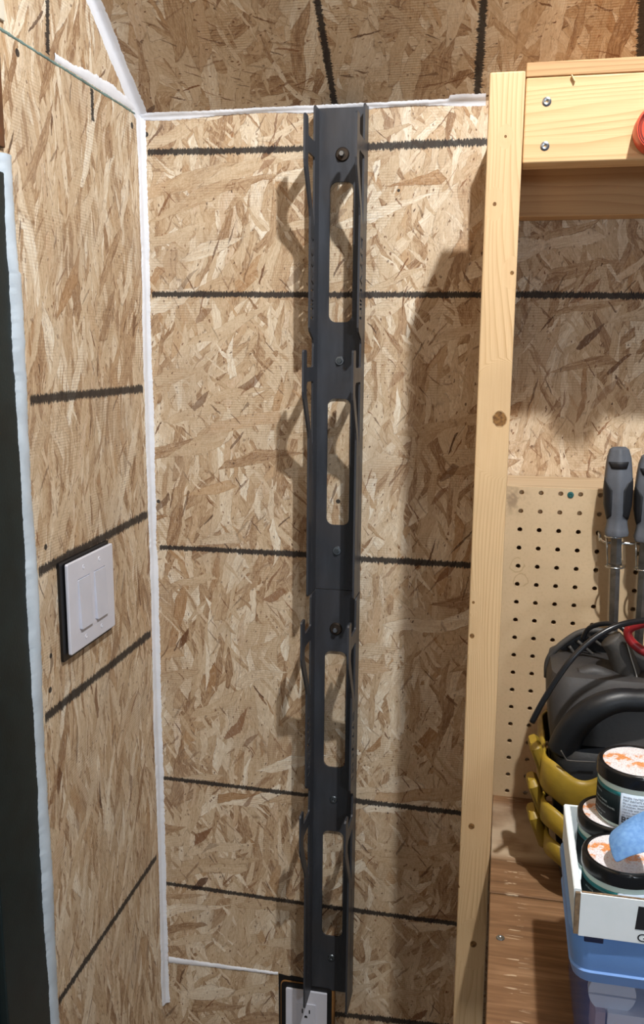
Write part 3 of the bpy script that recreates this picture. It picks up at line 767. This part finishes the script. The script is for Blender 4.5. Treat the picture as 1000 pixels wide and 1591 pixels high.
# cables
CAB = plain('black_cable', (22, 23, 27), .3, vary=.2)
REDC = plain('red_cable', (150, 30, 34), .4, vary=.2)
tkid(tube('power_cord', [at(826, 1122, -.352), at(843, 1090, -.352), at(868, 1050, -.350), at(893, 1018, -.345), at(925, 990, -.335), at(960, 972, -.325), at(1000, 964, -.31), at(1040, 962, -.3)], .0034, CAB))
tag(tube('looped_cable', [at(905, 992, -.235), at(915, 976, -.24), at(938, 969, -.25), at(962, 973, -.262), at(980, 992, -.270), at(990, 1010, -.276), at(1015, 1022, -.28)], .0030, CAB), 'short black cable looping behind the top of the black tool', 'cord')
tag(tube('red_cable_loop', [at(1030, 957, -.30), at(1000, 968, -.292), at(982, 974, -.288), at(975, 982, -.286), at(980, 996, -.286), at(995, 1009, -.288), at(1025, 1025, -.292)], .0052, REDC), 'thick red cable loop at the right edge above the black tool', 'cable')

# ------------------------------------------------------------------ blue bin
YF = -.600
def bin_plastic():
    t = NT('blue_lid_plastic'); o = t.obj()
    col = t.mix(t.rng(t.noise(o, 20, 2), .3, .7), srgb((104, 148, 214)), srgb((118, 162, 224)))
    return t.out(col, .38, 0)
BL = bin_plastic()
def clear_plastic():
    t = NT('cloudy_clear_plastic'); b = t.b
    b.inputs['Base Color'].default_value = srgb((96, 124, 190)); b.inputs['Roughness'].default_value = .25
    b.inputs['Alpha'].default_value = .15
    return t.m
CL = clear_plastic()
BX0 = at(890, 1470, YF).x-.004; BX1 = BX0+.30; BYB = -.440
ZL = at(890, 1449, YF).z-.0015           # lid top
zr = at(905, 1520, YF).z
BI = empty('storage_bin', (BX0+.15, (YF+BYB)/2, ZB), 'small clear storage bin with blue lid under the white cardboard tray', 'storage bin')
def ikid(o): o.parent = BI; o.matrix_parent_inverse = Matrix.Translation(-Vector(BI.location)); return o
bz0 = ZB+.0006
# hollow body
def tub(name, secs, th, mat):
    vs = []; fs = []
    for (z, x0, x1, y0, y1, r_) in secs: vs += [(a, b, z) for a, b in rrect(x0, x1, y0, y1, r_, 5)]
    n = 24
    for j in range(len(secs)-1):
        for i in range(n): fs.append((j*n+i, j*n+(i+1) % n, (j+1)*n+(i+1) % n, (j+1)*n+i))
    fs.append(tuple(range(n)))
    o = mk(name, vs, fs, mat, smooth=True); s = o.modifiers.new('s', 'SOLIDIFY'); s.thickness = th; s.offset = 1
    e_ = o.modifiers.new('e', 'EDGE_SPLIT'); e_.split_angle = math.radians(50); return o
ikid(tub('bin_body', [(bz0, BX0+.016, BX1-.016, YF+.014, BYB-.014, .012), (zr-.001, BX0+.010, BX1-.010, YF+.008, BYB-.010, .014)], .0015, CL))
ikid(loft('lid', [(zr-.006, BX0+.006, BX1-.006, YF+.005, BYB-.005, .016), (zr+.004, BX0+.003, BX1-.003, YF+.003, BYB-.003, .017), (zr+.0055, BX0+.0045, BX1-.0045, YF+.0045, BYB-.0045, .016), (ZL-.004, BX0, BX1, YF+.0005, BYB, .018), (ZL-.001, BX0+.001, BX1-.001, YF+.0012, BYB, .018), (ZL, BX0+.004, BX1-.004, YF+.004, BYB-.003, .016)], BL))
latch = at(930, 1459, YF)
ikid(box('lid_notch', latch.x-.012, latch.x+.004, YF+.0002, YF+.004, ZL-.006, ZL-.0012, plain('dark_notch', (34, 44, 84), .5), bv=.0008))
WH = plain('white_disc_plastic', (240, 246, 255), .5, vary=.04)
pc = at(951, 1547, YF+.022)
# two half-round white cups seen through the side, one above the other
def halfdisc(z0, z1, lab):
    R_ = .0205; cz = pc.z
    pts = []
    zs = [z0+(z1-z0)*i/14 for i in range(15)]
    for z in zs: pts.append((math.sqrt(max(1e-8, R_*R_-(z-cz)**2)), z-cz))
    lp = [(a, b) for a, b in pts]+[(-a, b) for a, b in reversed(pts)]
    o = plate2d('white_disc', [lp], .008, MXZ(0), WH); o.location = (pc.x, pc.y+.006, cz)
    tag(o, lab, 'disc', 'white discs in the clear bin'); return o
halfdisc(pc.z-.0010, pc.z+.0130, 'white round piece seen through the clear bin, its upper half')
halfdisc(pc.z-.0200, pc.z-.0030, 'white round piece seen through the clear bin, its lower half')
q0 = at(925, 1574, YF+.016); tag(box('packet', q0.x, q0.x+.009, YF+.018, YF+.060, ZB+.0025, q0.z, plain('pinkish_card', (196, 176, 180), .6), bv=.0006), 'small pinkish packet standing at the bottom of the clear bin', 'packet')
q0 = at(944, 1576, YF+.016); tag(box('white_packet', q0.x, q0.x+.045, YF+.018, YF+.060, ZB+.0025, q0.z, WH, bv=.0006), 'white packet standing beside the pinkish one in the clear bin', 'packet')

# ------------------------------------------------------------------ cardboard tray
def card():
    t = NT('white_cardboard'); o = t.obj()
    return t.out(t.mix(t.rng(t.noise(o, 40, 3), .4, .7), srgb((244, 251, 255)), srgb((238, 247, 250))), .6, 0)
CW = card(); CB = plain('brown_corrugation', (150, 124, 96), .8, vary=.4, scale=200)
TZ0 = ZL+.0006; TZ1 = at(890, 1386, YF-.002).z; TX0 = at(890, 1448, YF-.002).x; TX1 = TX0+.20; TYB = -.4485
TR_ = empty('cardboard_tray', (TX0+.1, YF, TZ0), 'open white cardboard tray holding paint jars on the blue lidded bin', 'tray')
def ckid(o): o.parent = TR_; o.matrix_parent_inverse = Matrix.Translation(-Vector(TR_.location)); return o
ckid(box('tray_floor', TX0+.001, TX1-.001, YF+.002, TYB-.001, TZ0, TZ0+.003, CW, bv=0))
ckid(box('front_wall', TX0+.0042, TX1, YF-.002, YF+.0012, TZ0, TZ1, CW, bv=.0004))
ckid(box('front_wall_core', TX0+.0050, TX1-.0025, YF-.0012, YF+.0006, TZ1-.001, TZ1+.0007, CB, bv=0))
ckid(box('back_wall', TX0, TX1, TYB-.003, TYB, TZ0, TZ1, CW, bv=.0004))
# folded double left wall, leaning out a little, slightly torn
vs = []; fs = []; n = 24
for i in range(n+1):
    y = YF+.0018+(TYB-.0035-YF-.0018)*i/n; top = TZ1+.0015+random.uniform(-.0004, .0004)
    for x, z in ((TX0+.0005, TZ0), (TX0-.0012, top-.001), (TX0-.0002, top), (TX0+.0042, top), (TX0+.0052, top-.001), (TX0+.0060, TZ0)): vs.append((x, y, z))
for i in range(n):
    for k in range(5): q = i*6+k; fs.append((q, q+1, q+7, q+6))
fs += [tuple(range(6)), tuple(n*6+k for k in range(6))]
ckid(mk('side_wall', vs, fs, CW))
ckid(box('side_wall_core', TX0+.0002, TX0+.0040, YF-.0012, YF+.0016, TZ0+.001, TZ1-.001, CB, bv=0))
ckid(box('side_wall', TX1-.003, TX1, YF+.0015, TYB-.0035, TZ0, TZ1, CW, bv=.0003))
INK = plain('black_print', (28, 28, 34), .6)
sq = at(990, 1408, YF-.002); sq2 = at(990, 1444, YF-.002)
ckid(plate2d('printed_square', [[(sq.x+.0008, sq.z), (sq.x+.026, sq.z), (sq.x+.026, sq2.z), (sq.x-.0008, sq2.z)]], .0002, MXZ(YF-.00215), INK))
g = at(988, 1462, YF-.002)
ckid(text_mesh('printed_letter', 'G', .0105, INK, lambda x, y, z: (g.x+x*1.15, YF-.0022-z, g.z+y), thick=.00005))

# ------------------------------------------------------------------ paint jars
JB = plain('milky_jar', (222, 240, 230), .35, vary=.06)
JL = plain('black_jar_lid', (14, 14, 16), .25, vary=.2)
LBD = plain('dark_green_label', (10, 24, 27), .55, vary=.2, spec=.2)
LBT = plain('teal_label_stripe', (28, 124, 128), .4, vary=.1)
LBW = plain('pale_label', (200, 216, 234), .45, vary=.05)
LPR = plain('grey_print', (92, 100, 116), .5); LPW = plain('white_print', (170, 182, 182), .5)
def lidlabel(kind):
    t = NT('lid_label_'+kind); o = t.obj(); s = t.sep(o)
    base = srgb((232, 228, 230))
    m = t.math('MULTIPLY', t.rng(t.noise(o, 70, 4, .7), .48, .56), t.math('MULTIPLY', t.rng(s[1], .017, .012, 0, 1), t.rng(s[1], -.018, -.010, 0, 1)))
    col = t.mix(m, base, srgb((226, 150, 88)))
    ln = t.math('GREATER_THAN', t.math('SINE', t.math('MULTIPLY', s[1], 2*PI/.0024)), .35)
    dots = t.math('GREATER_THAN', t.noise(t.map(o, scale=(1, .5, 1)), 900, 2), .54)
    col = t.mix(t.math('MULTIPLY', t.math('MULTIPLY', ln, dots), .55), col, srgb((140, 96, 84)))
    return t.out(col, .4, 0)
LL = lidlabel('a')
def jar(cx_, cy_, z0, r, h, label, name='paint_jar', seam=0.0, tilt=(0, 0, 0), full=True):
    e = empty(name, (cx_, cy_, z0), label, 'paint jar', 'paint jars in the cardboard tray', tilt)
    lh = h*.24; bh = h-lh; r2 = r*.955
    lathe('jar_body', [(0, 0), (r2*.94, 0), (r2, .003), (r2, bh+.001), (r2*.9, bh+.004), (0, bh+.004)], JB, e, 64)
    lathe('lid', [(0, h-.0012), (r*.875, h-.0012), (r*.885, h), (r*.955, h), (r*.985, h-.001), (r, h-.003), (r, bh+.0005), (r*.97, bh), (r*.5, bh)], JL, e, 96, mod=lambda a, i: 1+(.003*(1 if int(a*96/2/PI) % 2 else 0) if 4 < i < 7 else 0))
    o = lathe('lid_label', [(0, .0003), (r*.86, .0003), (r*.86, 0), (0, 0)], LL, e, 48); o.location.z = h-.0010
    def cyl(nm, a0, a1, za, zb2, mat, off):
        vs = []; fs = []; K = 32
        for i in range(K+1):
            a = a0+(a1-a0)*i/K
            for z in (za, zb2): vs.append(((r2+off)*math.cos(a), (r2+off)*math.sin(a), z))
        for i in range(K): fs.append((i*2, i*2+2, i*2+3, i*2+1))
        o = mk(nm, vs, fs, mat, e, smooth=True); s = o.modifiers.new('s', 'SOLIDIFY'); s.thickness = .0002; s.offset = 0; return o
    l0, l1 = bh*.10, bh*.88
    A0 = seam
    cyl('dark_label', A0-2.6, A0, l0, l1-.0045, LBD, .0003)
    cyl('teal_stripe', A0-2.6, A0, l1-.0045, l1-.0005, LBT, .0003)
    cyl('pale_label', A0, A0+1.7, l0*.6, l1, LBW, .0003)
    def on(a_, z_): return lambda x, y, z: ((r2+.0006+z)*math.cos(a_+x/r2), (r2+.0006+z)*math.sin(a_+x/r2), z_+y)
    if full:
        rows = ['WHEN TINTED KEEP OUT', 'MAY IRRITATE EYES', 'Do not take internally', 'of children. Wash', 'Use only with adequate', 'vapors, ventilation', 'on water immediately', 'rinse for 15 minutes', 'before to wash on.']
        for i, tx in enumerate(rows):
            text_mesh('label_print', tx, .0026, LPR, on(A0+.07, l1-.0045-i*.0029), e, .00003)
        text_mesh('label_brand', 'BEHR', .0085, INK, on(A0+.05, l0+.004), e, .00003, bold=.0002)
        for i, (tx, sz) in enumerate((('INTERIOR', .0024), ('', .002), ('PAINT & PRIMER', .0026), ('EXTERIOR SATIN ENAMEL', .0024), ('', .002), ('HIDE 2 COAT COLOR', .0018), ('8 FL OZ (236 mL)', .0018))):
            if tx: text_mesh('label_print', tx, sz, LPW, on(A0-.95, l0+.0235-i*.0036), e, .00003)
    return e
def jar_center(u, v, z, r):
    """centre of a disc of radius r at height z whose left outline is seen at u, v"""
    p = atz(u, v, z); d = (p-CP); d.z = 0; d.normalize(); n_ = Vector((d.y, -d.x, 0))
    return p+n_*r
JR = .0358; JH = .0555
zf = TZ0+.0036
cC = Vector((TX0+.0430, YF+.0385, 0)); cB = Vector((TX0+.0445, YF+.1108, 0)); cA = Vector((TX0+.0595, YF+.1075, 0))
jar(cC.x, cC.y, zf, JR, JH, 'black lidded paint jar at the front of the tray, blue paper towel on its lid', seam=-1.80)
jar(cB.x, cB.y, zf, JR, JH, 'black lidded paint jar standing half hidden behind the others in the tray', seam=-2.2, full=False)
jar(cA.x, cA.y, zf+JH+.0006, JR, JH, 'dark green labelled paint jar stacked on top of the jars in the tray', seam=-2.08)

# ------------------------------------------------------------------ blue paper towel on the front jar
def towel():
    t = NT('blue_paper_towel'); o = t.obj()
    col = t.mix(t.rng(t.noise(o, 300, 3), .35, .7), srgb((96, 142, 200)), srgb((120, 164, 214)))
    return t.out(col, .8, 0, t.bump(t.noise(o, 500, 3), .4, .0006))
TW = towel()
ztop = zf+JH+.0010
rows = [
 [at(954, 1341, cC.y-.0375), at(960, 1341, cC.y-.038), at(972, 1334, cC.y-.038), at(987, 1328, cC.y-.037), at(1012, 1322, cC.y-.036)],
 [at(944, 1312, cC.y-.024), at(957, 1310, cC.y-.030), at(972, 1308, cC.y-.033), at(990, 1310, cC.y-.032), at(1012, 1312, cC.y-.032)],
 [at(944, 1297, cC.y-.014), at(958, 1292, cC.y-.022), at(974, 1290, cC.y-.026), at(990, 1296, cC.y-.026), at(1012, 1303, cC.y-.026)],
 [at(952, 1288, cC.y-.004), at(962, 1284, cC.y-.010), at(976, 1280, cC.y-.014), at(992, 1280, cC.y-.016), at(1012, 1280, cC.y-.018)],
 [at(960, 1284, cC.y+.000), at(968, 1276, cC.y-.004), at(980, 1268, cC.y-.008), at(994, 1262, cC.y-.010), at(1012, 1252, cC.y-.012)]]
vs = [p for r_ in rows for p in r_]; fs = [(j*5+i, j*5+i+1, j*5+i+6, j*5+i+5) for j in range(4) for i in range(4)]
o = mk('paper_towel', vs, fs, TW, smooth=True)
s = o.modifiers.new('s', 'SOLIDIFY'); s.thickness = .0008
s = o.modifiers.new('u', 'SUBSURF'); s.levels = 2; s.render_levels = 2
tag(o, 'crumpled blue paper towel draped over the front jar lid', 'paper towel')
